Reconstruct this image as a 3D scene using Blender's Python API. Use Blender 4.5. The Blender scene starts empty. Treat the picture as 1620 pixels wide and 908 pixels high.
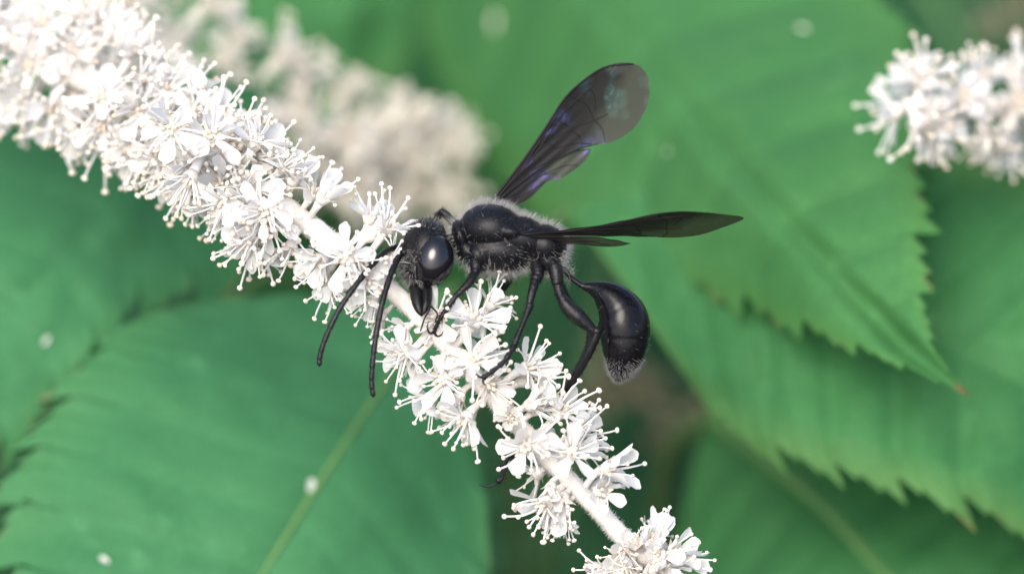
import bpy, bmesh, math, random
from mathutils import Vector, Matrix, Quaternion, noise
random.seed(11)
sc = bpy.context.scene
C = sc.collection

# ------------------------------------------------------------ frame, camera, light
S = 0.0432e-3            # one photo pixel in metres at the focus plane (frame is about 7 cm wide)
D = 0.60                 # camera distance in metres
TH = math.radians(30)    # camera looks 30 degrees down
H0 = 0.55                # height of the wasp over the ground
R3 = Matrix.Rotation(-TH, 3, 'X')
R4 = R3.to_4x4()
ORG = Vector((0, 0, H0))

def L(p):
    """photo pixel + depth (in pixels, away from the camera) -> point in the tilted local frame, metres"""
    d = p[2] * S
    k = (D + d) / D
    return Vector(((p[0]-810)*S*k, d, (454-p[1])*S*k))
def W(v): return R3 @ v + ORG
DOWN = Vector((0, math.sin(TH), -math.cos(TH)))      # world down seen in the local frame

cam_d = bpy.data.cameras.new('camera'); cam = bpy.data.objects.new('camera', cam_d); C.objects.link(cam)
cam.location = W(Vector((0, -D, 0))); cam.rotation_euler = (math.pi/2 - TH, 0, 0)
cam_d.sensor_width = 36; cam_d.lens = 36*D/(1620*S)
cam_d.clip_start = 0.01; cam_d.clip_end = 2000
cam_d.dof.use_dof = True; cam_d.dof.focus_distance = D - 25*S
cam_d.dof.aperture_fstop = cam_d.lens / 19.0
sc.camera = cam

SUNV = Vector((-0.22, -0.60, 0.77)).normalized()
w = bpy.data.worlds.new('World'); sc.world = w; w.use_nodes = True
nt = w.node_tree; bg = nt.nodes['Background']
sky = nt.nodes.new('ShaderNodeTexSky'); sky.sky_type = 'NISHITA'; sky.sun_disc = False
sky.sun_elevation = math.asin(SUNV.z); sky.sun_rotation = math.atan2(SUNV.x, SUNV.y)
sky.air_density = 1.0; sky.dust_density = 4.0; sky.ozone_density = 1.0
nt.links.new(sky.outputs[0], bg.inputs[0]); bg.inputs[1].default_value = 0.13
sl = bpy.data.lights.new('sun', 'SUN'); sl.energy = 1.2; sl.angle = math.radians(35); sl.color = (1, 0.97, 0.93)
so = bpy.data.objects.new('sun', sl); C.objects.link(so); so.location = (0, 0, 3)
so.rotation_euler = SUNV.to_track_quat('Z', 'Y').to_euler()
vs = sc.view_settings; vs.view_transform = 'Standard'; vs.look = 'None'; vs.gamma = 1; vs.use_curve_mapping = False
vs.exposure = 1.38

# ------------------------------------------------------------ helpers
def frac(x): return x - math.floor(x)
def lerp(a, b, t): return a + (b-a)*t
def sstep(a, b, x):
    t = max(0, min(1, (x-a)/(b-a))); return t*t*(3-2*t)
def table(tab, x):
    """smooth interpolation of (x, y) pairs"""
    if x <= tab[0][0]: return tab[0][1]
    for i in range(len(tab)-1):
        if x <= tab[i+1][0]:
            x0, y0 = tab[i]; x1, y1 = tab[i+1]
            m0 = (y1-y0)/(x1-x0) if i == 0 else (y1-tab[i-1][1])/(x1-tab[i-1][0])
            m1 = (y1-y0)/(x1-x0) if i+2 >= len(tab) else (tab[i+2][1]-y0)/(tab[i+2][0]-x0)
            h = x1-x0; t = (x-x0)/h
            return ((2*t**3-3*t*t+1)*y0 + (t**3-2*t*t+t)*h*m0 + (-2*t**3+3*t*t)*y1 + (t**3-t*t)*h*m1)
    return tab[-1][1]
def catmull(pts, n):
    """n samples along a Catmull-Rom curve through pts (tuples of any size)"""
    out = []; m = len(pts)-1
    for k in range(n):
        u = k/(n-1)*m; i = min(int(u), m-1); t = u-i
        p1, p2 = pts[i], pts[i+1]
        p0 = pts[i-1] if i > 0 else tuple(2*a-b for a, b in zip(p1, p2))
        p3 = pts[i+2] if i+2 <= m else tuple(2*b-a for a, b in zip(p1, p2))
        out.append(tuple(0.5*(2*b+(c-a)*t+(2*a-5*b+4*c-d)*t*t+(3*b-a-3*c+d)*t**3) for a, b, c, d in zip(p0, p1, p2, p3)))
    return out

class MB:
    def __init__(s): s.v = []; s.f = []; s.uv = {}
    def add(s, verts, faces):
        o = len(s.v); s.v += [Vector(v) for v in verts]; s.f += [tuple(i+o for i in f) for f in faces]; return o
    def tube(s, path, radii, n=8, cap=True, flat=1.0, flatdir=None):
        """tube through path with a radius per point; flat squashes it along flatdir"""
        path = [Vector(p) for p in path]; m = len(path)
        if not hasattr(radii, '__len__'): radii = [radii]*m
        t0 = (path[1]-path[0]).normalized()
        ref = Vector(flatdir) if flatdir else (Vector((0, 0, 1)) if abs(t0.z) < 0.9 else Vector((1, 0, 0)))
        a = (ref - t0*ref.dot(t0)).normalized()
        rings = []; verts = []
        for i, p in enumerate(path):
            t = (path[min(i+1, m-1)]-path[max(i-1, 0)]).normalized()
            a = (a - t*a.dot(t)).normalized(); b = t.cross(a)
            for k in range(n):
                q = 2*math.pi*k/n
                verts.append(p + a*(math.cos(q)*radii[i]*flat) + b*(math.sin(q)*radii[i]))
        faces = []
        for i in range(m-1):
            for k in range(n):
                faces.append((i*n+k, i*n+(k+1) % n, (i+1)*n+(k+1) % n, (i+1)*n+k))
        if cap:
            faces.append(tuple(range(n-1, -1, -1))); faces.append(tuple((m-1)*n+k for k in range(n)))
        s.add(verts, faces)
    def ell(s, c, r, rot=None, nu=16, nv=10):
        c = Vector(c); verts = []; faces = []
        M = rot if rot else Matrix.Identity(3)
        verts.append(c + M @ Vector((0, 0, r[2])))
        for j in range(1, nv):
            th = math.pi*j/nv
            for i in range(nu):
                ph = 2*math.pi*i/nu
                verts.append(c + M @ Vector((r[0]*math.sin(th)*math.cos(ph), r[1]*math.sin(th)*math.sin(ph), r[2]*math.cos(th))))
        verts.append(c + M @ Vector((0, 0, -r[2]))); last = len(verts)-1
        for i in range(nu): faces.append((0, 1+i, 1+(i+1) % nu))
        for j in range(nv-2):
            for i in range(nu):
                a = 1+j*nu; faces.append((a+i, a+nu+i, a+nu+(i+1) % nu, a+(i+1) % nu))
        a = 1+(nv-2)*nu
        for i in range(nu): faces.append((a+i, last, a+(i+1) % nu))
        s.add(verts, faces)
    def mesh(s, name, mat, smooth=True, conv=None):
        me = bpy.data.meshes.new(name)
        me.from_pydata([conv(v) if conv else v for v in s.v], [], s.f)
        me.polygons.foreach_set('use_smooth', [smooth]*len(me.polygons))
        if mat: me.materials.append(mat)
        me.update(); return me
def link(name, data, parent=None):
    o = bpy.data.objects.new(name, data); C.objects.link(o)
    if parent: o.parent = parent
    return o
def thing(name, base, label, cat, group=None):
    """Empty at the thing's base (local-frame point); children are meshes in the tilted frame relative to it"""
    o = bpy.data.objects.new(name, None); C.objects.link(o)
    o.empty_display_size = 0.002
    o.matrix_world = Matrix.Translation(W(base)) @ R4
    o['label'] = label; o['category'] = cat
    if group: o['group'] = group
    return o

# ------------------------------------------------------------ materials
def mat(name): 
    m = bpy.data.materials.new(name); m.use_nodes = True; return m, m.node_tree, m.node_tree.nodes['Principled BSDF']
def setp(b, **k):
    for n, v in k.items(): b.inputs[n.replace('_', ' ')].default_value = v
def nz(nt, scale, detail=4, rough=0.55, coord='Object', dist=0):
    tc = nt.nodes.new('ShaderNodeTexCoord'); n = nt.nodes.new('ShaderNodeTexNoise')
    n.inputs['Scale'].default_value = scale; n.inputs['Detail'].default_value = detail; n.inputs['Roughness'].default_value = rough
    n.inputs['Distortion'].default_value = dist
    nt.links.new(tc.outputs[coord], n.inputs['Vector']); return n
def ramp(nt, src, stops):
    r = nt.nodes.new('ShaderNodeValToRGB'); cr = r.color_ramp
    while len(cr.elements) < len(stops): cr.elements.new(0.5)
    for e, (p, c) in zip(cr.elements, stops): e.position = p; e.color = (*c, 1)
    nt.links.new(src, r.inputs[0]); return r
def mixc(nt, fac, a, b, blend='MIX'):
    m = nt.nodes.new('ShaderNodeMix'); m.data_type = 'RGBA'; m.blend_type = blend
    for sock, v in ((m.inputs[0], fac), (m.inputs[6], a), (m.inputs[7], b)):
        if isinstance(v, (int, float)): sock.default_value = v
        elif isinstance(v, tuple): sock.default_value = (*v, 1)
        else: nt.links.new(v, sock)
    return m.outputs[2]
def math_n(nt, op, a, b=None):
    m = nt.nodes.new('ShaderNodeMath'); m.operation = op
    for sock, v in ((m.inputs[0], a), (m.inputs[1], b)):
        if v is None: continue
        if isinstance(v, (int, float)): sock.default_value = v
        else: nt.links.new(v, sock)
    return m.outputs[0]
def bump(nt, src, b, strength, dist):
    n = nt.nodes.new('ShaderNodeBump'); n.inputs['Strength'].default_value = strength; n.inputs['Distance'].default_value = dist
    nt.links.new(src, n.inputs['Height']); nt.links.new(n.outputs[0], b.inputs['Normal']); return n
def translucent(nt, b, color_out, fac):
    """mixes a Translucent BSDF of the given colour into the Principled surface"""
    t = nt.nodes.new('ShaderNodeBsdfTranslucent'); mx = nt.nodes.new('ShaderNodeMixShader'); mx.inputs[0].default_value = fac
    nt.links.new(color_out, t.inputs[0]); nt.links.new(b.outputs[0], mx.inputs[1]); nt.links.new(t.outputs[0], mx.inputs[2])
    nt.links.new(mx.outputs[0], nt.nodes['Material Output'].inputs[0])

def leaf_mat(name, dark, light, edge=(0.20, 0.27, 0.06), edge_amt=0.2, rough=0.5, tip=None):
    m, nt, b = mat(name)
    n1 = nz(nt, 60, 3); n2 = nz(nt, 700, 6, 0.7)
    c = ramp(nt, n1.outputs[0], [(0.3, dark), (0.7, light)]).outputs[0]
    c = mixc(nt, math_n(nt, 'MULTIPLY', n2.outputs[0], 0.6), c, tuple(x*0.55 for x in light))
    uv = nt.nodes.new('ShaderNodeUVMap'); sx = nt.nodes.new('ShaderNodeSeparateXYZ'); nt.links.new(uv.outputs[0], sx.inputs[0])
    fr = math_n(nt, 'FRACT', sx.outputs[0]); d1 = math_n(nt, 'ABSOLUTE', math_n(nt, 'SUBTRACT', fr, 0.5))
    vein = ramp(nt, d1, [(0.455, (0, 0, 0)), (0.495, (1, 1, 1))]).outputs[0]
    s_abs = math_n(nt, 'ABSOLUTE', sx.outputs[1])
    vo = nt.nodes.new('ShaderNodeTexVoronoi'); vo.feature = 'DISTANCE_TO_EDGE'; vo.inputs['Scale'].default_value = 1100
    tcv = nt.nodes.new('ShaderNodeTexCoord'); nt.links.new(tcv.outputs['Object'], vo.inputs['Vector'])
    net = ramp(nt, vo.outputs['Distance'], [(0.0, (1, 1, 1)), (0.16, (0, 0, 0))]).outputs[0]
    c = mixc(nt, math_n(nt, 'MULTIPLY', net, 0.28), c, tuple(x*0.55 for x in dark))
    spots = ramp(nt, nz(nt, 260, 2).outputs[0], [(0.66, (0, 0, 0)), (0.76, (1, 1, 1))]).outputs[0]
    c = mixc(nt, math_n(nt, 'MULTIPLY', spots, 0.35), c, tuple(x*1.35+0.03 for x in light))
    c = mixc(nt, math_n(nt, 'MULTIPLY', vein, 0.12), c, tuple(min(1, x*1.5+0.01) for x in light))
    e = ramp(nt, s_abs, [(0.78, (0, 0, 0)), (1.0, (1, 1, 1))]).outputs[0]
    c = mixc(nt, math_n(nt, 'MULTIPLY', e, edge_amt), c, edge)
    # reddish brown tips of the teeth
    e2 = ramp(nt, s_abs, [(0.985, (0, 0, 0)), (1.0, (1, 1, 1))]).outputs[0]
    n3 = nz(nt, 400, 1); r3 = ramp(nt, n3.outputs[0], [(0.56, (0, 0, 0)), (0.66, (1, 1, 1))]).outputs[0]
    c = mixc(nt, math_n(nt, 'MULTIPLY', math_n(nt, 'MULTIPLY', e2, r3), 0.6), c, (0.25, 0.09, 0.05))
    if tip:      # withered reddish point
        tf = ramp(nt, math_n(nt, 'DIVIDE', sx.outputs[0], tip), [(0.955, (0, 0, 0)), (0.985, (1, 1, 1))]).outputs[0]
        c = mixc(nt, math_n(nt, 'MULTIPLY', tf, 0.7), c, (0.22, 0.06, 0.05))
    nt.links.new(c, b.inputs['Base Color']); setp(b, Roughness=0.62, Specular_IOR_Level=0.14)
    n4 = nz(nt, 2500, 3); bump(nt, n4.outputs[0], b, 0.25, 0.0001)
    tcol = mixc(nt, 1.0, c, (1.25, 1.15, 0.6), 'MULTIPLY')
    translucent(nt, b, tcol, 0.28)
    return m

M = {}
M['leaf_bright'] = leaf_mat('leaf_bright_green', (0.044, 0.168, 0.052), (0.074, 0.230, 0.072), edge=(0.11, 0.25, 0.04), tip=13.0)
M['leaf_mid'] = leaf_mat('leaf_mid_green', (0.038, 0.162, 0.052), (0.062, 0.215, 0.072))
M['leaf_cool'] = leaf_mat('leaf_cool_green', (0.042, 0.180, 0.070), (0.064, 0.228, 0.094), edge=(0.10, 0.26, 0.08))
M['leaf_shaded'] = leaf_mat('leaf_shaded_green', (0.020, 0.085, 0.035), (0.036, 0.120, 0.050))  # rear leaves: deeper green, with part of the gaps' shade put into the colour
m, nt, b = mat('midrib_green'); setp(b, Base_Color=(0.15, 0.25, 0.07, 1), Roughness=0.5); M['midrib'] = m
n = nz(nt, 800); nt.links.new(ramp(nt, n.outputs[0], [(0.3, (0.065, 0.175, 0.045)), (0.7, (0.11, 0.215, 0.06))]).outputs[0], b.inputs['Base Color'])
m, nt, b = mat('petiole_green'); n = nz(nt, 500)
nt.links.new(ramp(nt, n.outputs[0], [(0.3, (0.03, 0.075, 0.02)), (0.7, (0.06, 0.11, 0.03))]).outputs[0], b.inputs['Base Color']); setp(b, Roughness=0.5); M['petiole'] = m

def white_mat(name, a, c, fac, scale=700, rough=0.55, bs=0.2, rnd_tint=False):
    m, nt, b = mat(name); n = nz(nt, scale, 4)
    col = ramp(nt, n.outputs[0], [(0.3, a), (0.65, c)]).outputs[0]
    if rnd_tint:
        oi = nt.nodes.new('ShaderNodeObjectInfo')
        col = mixc(nt, ramp(nt, oi.outputs['Random'], [(0.55, (0, 0, 0)), (1.0, (0.55,)*3)]).outputs[0], col, (0.84, 0.77, 0.66))
    nt.links.new(col, b.inputs['Base Color']); setp(b, Roughness=rough, Specular_IOR_Level=0.2)
    n2 = nz(nt, 6000, 3); bump(nt, n2.outputs[0], b, bs, 0.00005)
    translucent(nt, b, col, fac); return m
M['petal'] = white_mat('white_petal', (0.81, 0.81, 0.80), (0.89, 0.885, 0.875), 0.5, rnd_tint=True)
M['stamen'] = white_mat('white_stamen', (0.84, 0.83, 0.81), (0.91, 0.90, 0.885), 0.45)
M['anther'] = white_mat('cream_anther', (0.74, 0.60, 0.44), (0.90, 0.885, 0.85), 0.3, scale=1500)
M['cup'] = white_mat('cream_flower_cup', (0.74, 0.60, 0.46), (0.90, 0.86, 0.78), 0.3, scale=1200)
M['rachis'] = white_mat('pale_rachis', (0.62, 0.58, 0.52), (0.78, 0.75, 0.71), 0.2, scale=900, rough=0.7, bs=0.5)
M['aged'] = white_mat('aged_cream_flower', (0.76, 0.70, 0.58), (0.88, 0.85, 0.79), 0.45, scale=300)
M['withered'] = white_mat('withered_flower', (0.16, 0.15, 0.08), (0.30, 0.27, 0.18), 0.3, scale=400)

m, nt, b = mat('wasp_cuticle')
n = nz(nt, 3500, 5); nt.links.new(ramp(nt, n.outputs[0], [(0.3, (0.002, 0.002, 0.003)), (0.75, (0.007, 0.007, 0.009))]).outputs[0], b.inputs['Base Color'])
n2 = nz(nt, 7000, 6, 0.7); bmp = bump(nt, n2.outputs[0], b, 0.4, 0.00005)
tc = nt.nodes.new('ShaderNodeTexCoord'); sx = nt.nodes.new('ShaderNodeSeparateXYZ'); nt.links.new(tc.outputs['Object'], sx.inputs[0])
mr = nt.nodes.new('ShaderNodeMapRange'); mr.inputs[1].default_value = 0.0060; mr.inputs[2].default_value = 0.0075; mr.inputs[3].default_value = 0.36; mr.inputs[4].default_value = 0.20
nt.links.new(sx.outputs[0], mr.inputs[0])
ms = nt.nodes.new('ShaderNodeMapRange'); ms.inputs[1].default_value = 0.0060; ms.inputs[2].default_value = 0.0075; ms.inputs[3].default_value = 0.5; ms.inputs[4].default_value = 0.10
nt.links.new(sx.outputs[0], ms.inputs[0]); nt.links.new(ms.outputs[0], bmp.inputs['Strength'])
nt.links.new(math_n(nt, 'ADD', mr.outputs[0], math_n(nt, 'MULTIPLY', math_n(nt, 'SUBTRACT', n.outputs[0], 0.5), 0.22)), b.inputs['Roughness'])
setp(b, Specular_IOR_Level=0.2); M['cuticle'] = m
m, nt, b = mat('wasp_leg_cuticle'); setp(b, Base_Color=(0.010, 0.010, 0.012, 1), Roughness=0.36, Specular_IOR_Level=0.28)
n2 = nz(nt, 9000, 4); bump(nt, n2.outputs[0], b, 0.7, 0.00006); nt.links.new(ramp(nt, n2.outputs[0], [(0.4, (0.002, 0.002, 0.003)), (0.75, (0.013, 0.013, 0.014))]).outputs[0], b.inputs['Base Color']); M['leg'] = m
m, nt, b = mat('compound_eye'); setp(b, Base_Color=(0.004, 0.004, 0.006, 1), Roughness=0.16, Specular_IOR_Level=0.6)
v = nt.nodes.new('ShaderNodeTexVoronoi'); tc = nt.nodes.new('ShaderNodeTexCoord'); v.inputs['Scale'].default_value = 25000
nt.links.new(tc.outputs['Object'], v.inputs[0]); bump(nt, v.outputs[0], b, 0.12, 0.00001); M['eye'] = m
m, nt, b = mat('pale_hair'); setp(b, Base_Color=(0.34, 0.33, 0.32, 1), Roughness=0.5); M['hair'] = m
m, nt, b = mat('grey_hair'); setp(b, Base_Color=(0.20, 0.195, 0.19, 1), Roughness=0.5); M['grey_hair'] = m
m, nt, b = mat('dark_hair'); setp(b, Base_Color=(0.05, 0.05, 0.05, 1), Roughness=0.5); M['dark_hair'] = m
m, nt, b = mat('wing_vein'); setp(b, Base_Color=(0.006, 0.005, 0.005, 1), Roughness=0.5, Specular_IOR_Level=0.2); M['vein'] = m

def wing_mat():
    m, nt, b = mat('smoky_wing_membrane')
    uv = nt.nodes.new('ShaderNodeUVMap'); sx = nt.nodes.new('ShaderNodeSeparateXYZ'); nt.links.new(uv.outputs[0], sx.inputs[0])
    n = nz(nt, 450, 3)
    # pigment: dense in the inner two thirds and along the leading edge, a thin smoky film beyond the veined cells
    a = math_n(nt, 'ADD', math_n(nt, 'MULTIPLY', sx.outputs[1], 0.55), math_n(nt, 'MULTIPLY', sx.outputs[0], 0.70))
    a = math_n(nt, 'ADD', a, math_n(nt, 'MULTIPLY', math_n(nt, 'SUBTRACT', n.outputs[0], 0.5), 0.25))
    dens = ramp(nt, a, [(0.40, (0.98,)*3), (0.72, (0.95,)*3), (0.92, (0.78,)*3)]).outputs[0]
    tr = nt.nodes.new('ShaderNodeBsdfTransparent'); tr.inputs[0].default_value = (0.60, 0.50, 0.34, 1)
    nt.links.new(ramp(nt, a, [(0.40, (0.007, 0.006, 0.007)), (0.76, (0.014, 0.012, 0.012)), (0.90, (0.042, 0.038, 0.035))]).outputs[0], b.inputs['Base Color'])
    setp(b, Roughness=0.5, Specular_IOR_Level=0.12)
    # structural colour: a weak iridescent reflection, violet and blue inside, teal outside
    gl = nt.nodes.new('ShaderNodeBsdfGlossy'); gl.inputs['Roughness'].default_value = 0.35
    th = nz(nt, 330, 3, dist=1.2)
    h = math_n(nt, 'ADD', math_n(nt, 'MULTIPLY', sx.outputs[0], 0.55), math_n(nt, 'MULTIPLY', th.outputs[0], 0.6))
    nt.links.new(ramp(nt, h, [(0.30, (0.06, 0.05, 0.10)), (0.48, (0.16, 0.12, 0.42)), (0.60, (0.10, 0.14, 0.40)), (0.72, (0.10, 0.40, 0.34)), (0.86, (0.20, 0.18, 0.18))]).outputs[0], gl.inputs[0])
    n3 = nz(nt, 700, 4); bump(nt, n3.outputs[0], gl, 0.6, 0.0005)
    mg = nt.nodes.new('ShaderNodeMixShader')
    gate = ramp(nt, nz(nt, 520, 2).outputs[0], [(0.52, (0.004,)*3), (0.76, (0.24,)*3)]).outputs[0]
    nt.links.new(gate, mg.inputs[0]); nt.links.new(b.outputs[0], mg.inputs[1]); nt.links.new(gl.outputs[0], mg.inputs[2])
    mx = nt.nodes.new('ShaderNodeMixShader'); nt.links.new(dens, mx.inputs[0])
    nt.links.new(tr.outputs[0], mx.inputs[1]); nt.links.new(mg.outputs[0], mx.inputs[2])
    nt.links.new(mx.outputs[0], nt.nodes['Material Output'].inputs[0]); return m
M['wing'] = wing_mat()
m, nt, b = mat('soil'); n = nz(nt, 40, 8, 0.65)
nt.links.new(ramp(nt, n.outputs[0], [(0.3, (0.018, 0.013, 0.009)), (0.7, (0.07, 0.05, 0.035))]).outputs[0], b.inputs['Base Color'])
setp(b, Roughness=0.95); bump(nt, n.outputs[0], b, 0.8, 0.02); M['soil'] = m

# ------------------------------------------------------------ ground
mb = MB(); NG = 40
def gx(i):
    u = i/NG*2-1; return math.copysign(abs(u)**4*600 + abs(u)*1.2, u)
for j in range(NG+1):
    for i in range(NG+1):
        x, y = gx(i), gx(j)
        z = noise.noise((x*3, y*3, 0))*0.012 if abs(x) < 3 and abs(y) < 3 else 0
        mb.v.append(Vector((x, y, z)))
for j in range(NG):
    for i in range(NG):
        a = j*(NG+1)+i; mb.f.append((a, a+1, a+NG+2, a+NG+1))
g = link('ground', mb.mesh('ground', M['soil'])); g['kind'] = 'structure'

# ------------------------------------------------------------ leaves
def ground_path(p, direction, reach, gx_off=0.0, n=14):
    """a stalk from local point p leaving along direction and bending down to the ground"""
    p = Vector(p); h = W(p).z
    p3 = p + DOWN*h + Vector((gx_off, 0, 0)); p3 = p3 + DOWN*0.02
    p1 = p + Vector(direction).normalized()*reach
    p2 = p3 - DOWN*h*0.45
    out = []
    for k in range(n):
        t = k/(n-1); a = 1-t
        out.append(p*a**3 + p1*3*a*a*t + p2*3*a*t*t + p3*t**3)
    return out

def leaf(label, mid, wl, wr, sl, sr, N, tooth, material, group='serrated leaves behind the flowers', q=14, fwd=0.55, off=0.0, wav=1.0, seed=0, rib=9, sec=0.30, furrow=18):
    root_l = L(mid[0])
    t_root = thing('leaf', root_l, label, 'leaf', group)
    PT = 18; nt_ = N*PT+1; NS = 16
    c = catmull(mid, nt_)
    mb = MB(); uvs = []
    def tang(i):
        a = c[max(i-1, 0)]; b_ = c[min(i+1, nt_-1)]
        v = Vector((b_[0]-a[0], b_[1]-a[1])); return v.normalized()
    tt = [k/(len(wl)-1) for k in range(len(wl))]
    tl = list(zip(tt, wl)); tr_ = list(zip(tt, wr))
    for side, tab, slope in ((-1, tl, sl), (1, tr_, sr)):
        o = len(mb.v)
        for i in range(nt_):
            t = i/(nt_-1); T = tang(i); n_ = Vector((-T.y, T.x))*side      # side +1: right of the midrib walking to the tip (image y is down)
            w_ = max(0.0, table(tab, t)); f1 = frac(t*N+0.0001); f2 = frac(t*N*3+0.0001)
            fade = min(1, w_/120)*sstep(0.02, 0.12, t)
            kk = int(t*N+0.0001); jit = 0.7+0.6*frac(math.sin((kk+1)*12.9+seed*3.1+side)*437.5)
            ext = tooth*fade*(0.75*f1**1.3*jit + sec*f2)
            for j in range(NS+1):
                s = j/NS; s = s**0.85
                ww = w_*s
                e = ext*s**10
                x = c[i][0] + n_.x*(ww+e*0.7) + T.x*(ww*fwd*(1-0.35*t)+e*0.75)
                y = c[i][1] + n_.y*(ww+e*0.7) + T.y*(ww*fwd*(1-0.35*t)+e*0.75)
                groove = math.exp(-(min(f1, 1-f1)/0.21)**2)
                d = c[i][2] + slope*ww
                d += q*(groove-0.4)*(math.sin(math.pi*min(1, s*1.02))**0.6 if 0 < s < 1 else 0)*min(1, w_/190)**1.5*2
                d += furrow*math.exp(-(ww/20)**2)            # the midrib lies in a furrow
                d += wav*(22*noise.noise((x/160+seed*7, y/160, seed)) + 9*noise.noise((x/55, y/55, seed+4)) + 40*s*s*noise.noise((t*7, side*3.3, seed+9)))
                mb.v.append(L((x, y, d)) - root_l); uvs.append((t*N, side*s))
        for i in range(nt_-1):
            for j in range(NS):
                a = o+i*(NS+1)+j
                fc = (a, a+1, a+NS+2, a+NS+1)
                mb.f.append(fc if side < 0 else fc[::-1])
    me = mb.mesh('blade', material)
    ul = me.uv_layers.new(name='UVMap')
    for lp in me.loops: ul.data[lp.index].uv = uvs[lp.vertex_index]
    link('blade', me, t_root)
    # midrib: a real ridge on the underside, just proud of the furrow above
    mb = MB(); pts = []; rad = []
    for i in range(0, nt_, 6):
        t = i/(nt_-1); pts.append(L((c[i][0], c[i][1], c[i][2]+(furrow-4 if rib > 5 else furrow+8)+wav*(22*noise.noise((c[i][0]/160+seed*7, c[i][1]/160, seed))))) - root_l); rad.append(S*rib*(1.15-t)*1.0)
    mb.tube(pts, rad, 8); link('midrib', mb.mesh('midrib', M['midrib']), t_root)
    mb = MB(); T0 = -(L(c[4])-L(c[0]))
    mb.tube([p-root_l for p in ground_path(root_l, T0, 0.03, off)], [S*(rib*1.3+k*1.2) for k in range(14)], 8)
    link('petiole', mb.mesh('petiole', M['petiole']), t_root)
    return t_root

# A: the large bright leaf with the reddish tip
leaf('large bright green serrated leaf tapering to a reddish tip', [(640, -330, 2100), (800, -160, 1700), (960, 10, 1230), (1120, 205, 820), (1290, 395, 510), (1430, 545, 340), (1532, 626, 260)],
     [0, 230, 320, 310, 150, 36, 0], [0, 255, 285, 200, 100, 26, 0], 0.15, 0.42, 13, 44, M['leaf_bright'], q=11, seed=1, fwd=0.5, rib=4, sec=0.5, furrow=55)
# B: behind it on the right
leaf('broad mid green leaf lying under the red tipped leaf', [(900, 330, 1000), (1080, 385, 820), (1270, 455, 700), (1470, 540, 640), (1680, 640, 640), (1900, 760, 740), (2080, 870, 840)],
     [0, 180, 285, 310, 260, 120, 0], [0, 225, 240, 205, 170, 90, 0], 0.55, -0.55, 11, 64, M['leaf_mid'], q=8, seed=2, fwd=0.55, rib=4)
# C: lower right, pale midrib
leaf('leaf with pale yellowish midrib below the toothed edge of another leaf', [(1120, 655, 1300), (1210, 725, 1130), (1310, 810, 990), (1420, 930, 860), (1560, 1080, 760), (1720, 1240, 700)],
     [0, 80, 125, 175, 215, 240, 250, 230, 180, 100, 0], [0, 175, 235, 270, 300, 320, 320, 290, 220, 120, 0], 0.25, -0.02, 9, 50, M['leaf_mid'], q=7, seed=3, rib=13, fwd=0.08)
# D: lower left
leaf('very broad smooth green leaf with a pale midrib under the wasp antennae', [(715, 455, 900), (620, 590, 740), (520, 740, 600), (420, 900, 490), (310, 1080, 420), (190, 1260, 400)],
     [0, 230, 335, 345, 220, 0], [0, 345, 400, 385, 260, 0], 0.05, 0.02, 10, 70, M['leaf_cool'], q=2, seed=4, fwd=0.35, rib=6)
# E: left
leaf('cool green leaf whose toothed edge meets the broad lower leaf', [(420, 70, 1150), (300, 190, 930), (165, 330, 760), (20, 490, 660), (-130, 660, 620), (-260, 830, 620)],
     [0, 215, 128, 128, 100, 0], [0, 170, 230, 220, 150, 0], -0.05, 0.35, 10, 62, M['leaf_cool'], q=3, seed=5, fwd=0.5, rib=4)
# F: behind the upper left spike
leaf('blurred green leaf just behind the soft cream flower spike', [(760, -140, 2300), (600, -40, 2250), (420, 40, 2200), (220, 130, 2150), (0, 230, 2150), (-180, 300, 2200)],
     [0, 150, 230, 250, 170, 0], [0, 190, 260, 260, 180, 0], 0.15, 0.3, 10, 60, M['leaf_mid'], seed=6, rib=4)
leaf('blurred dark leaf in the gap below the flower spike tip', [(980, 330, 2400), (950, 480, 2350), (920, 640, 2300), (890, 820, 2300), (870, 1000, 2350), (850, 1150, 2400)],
     [0, 190, 290, 290, 190, 0], [0, 190, 290, 290, 190, 0], 0.3, 0.3, 10, 60, M['leaf_shaded'], seed=7)
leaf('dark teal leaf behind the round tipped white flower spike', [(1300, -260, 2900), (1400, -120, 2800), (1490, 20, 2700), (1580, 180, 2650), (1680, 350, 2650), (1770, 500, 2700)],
     [0, 180, 260, 270, 180, 0], [0, 200, 260, 260, 180, 0], 0.2, 0.3, 10, 60, M['leaf_shaded'], seed=8)
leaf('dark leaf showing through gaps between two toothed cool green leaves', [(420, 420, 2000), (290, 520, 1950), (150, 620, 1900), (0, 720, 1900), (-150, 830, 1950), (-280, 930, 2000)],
     [0, 150, 220, 230, 160, 0], [0, 150, 220, 230, 160, 0], 0.3, 0.3, 9, 60, M['leaf_shaded'], seed=9)

leaf('dim green leaf far behind the cream flower spike', [(1150, 60, 3000), (980, 120, 2950), (800, 200, 2900), (600, 290, 2850), (400, 380, 2850), (220, 450, 2900)],
     [0, 220, 320, 320, 220, 0], [0, 220, 320, 320, 220, 0], 0.2, 0.3, 10, 60, M['leaf_mid'], seed=10, rib=4)
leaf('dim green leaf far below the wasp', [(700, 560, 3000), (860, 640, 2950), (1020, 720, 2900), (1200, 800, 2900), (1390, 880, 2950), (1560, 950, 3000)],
     [0, 220, 330, 330, 220, 0], [0, 220, 330, 330, 220, 0], 0.3, 0.2, 10, 60, M['leaf_shaded'], seed=11, rib=4)

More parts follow.
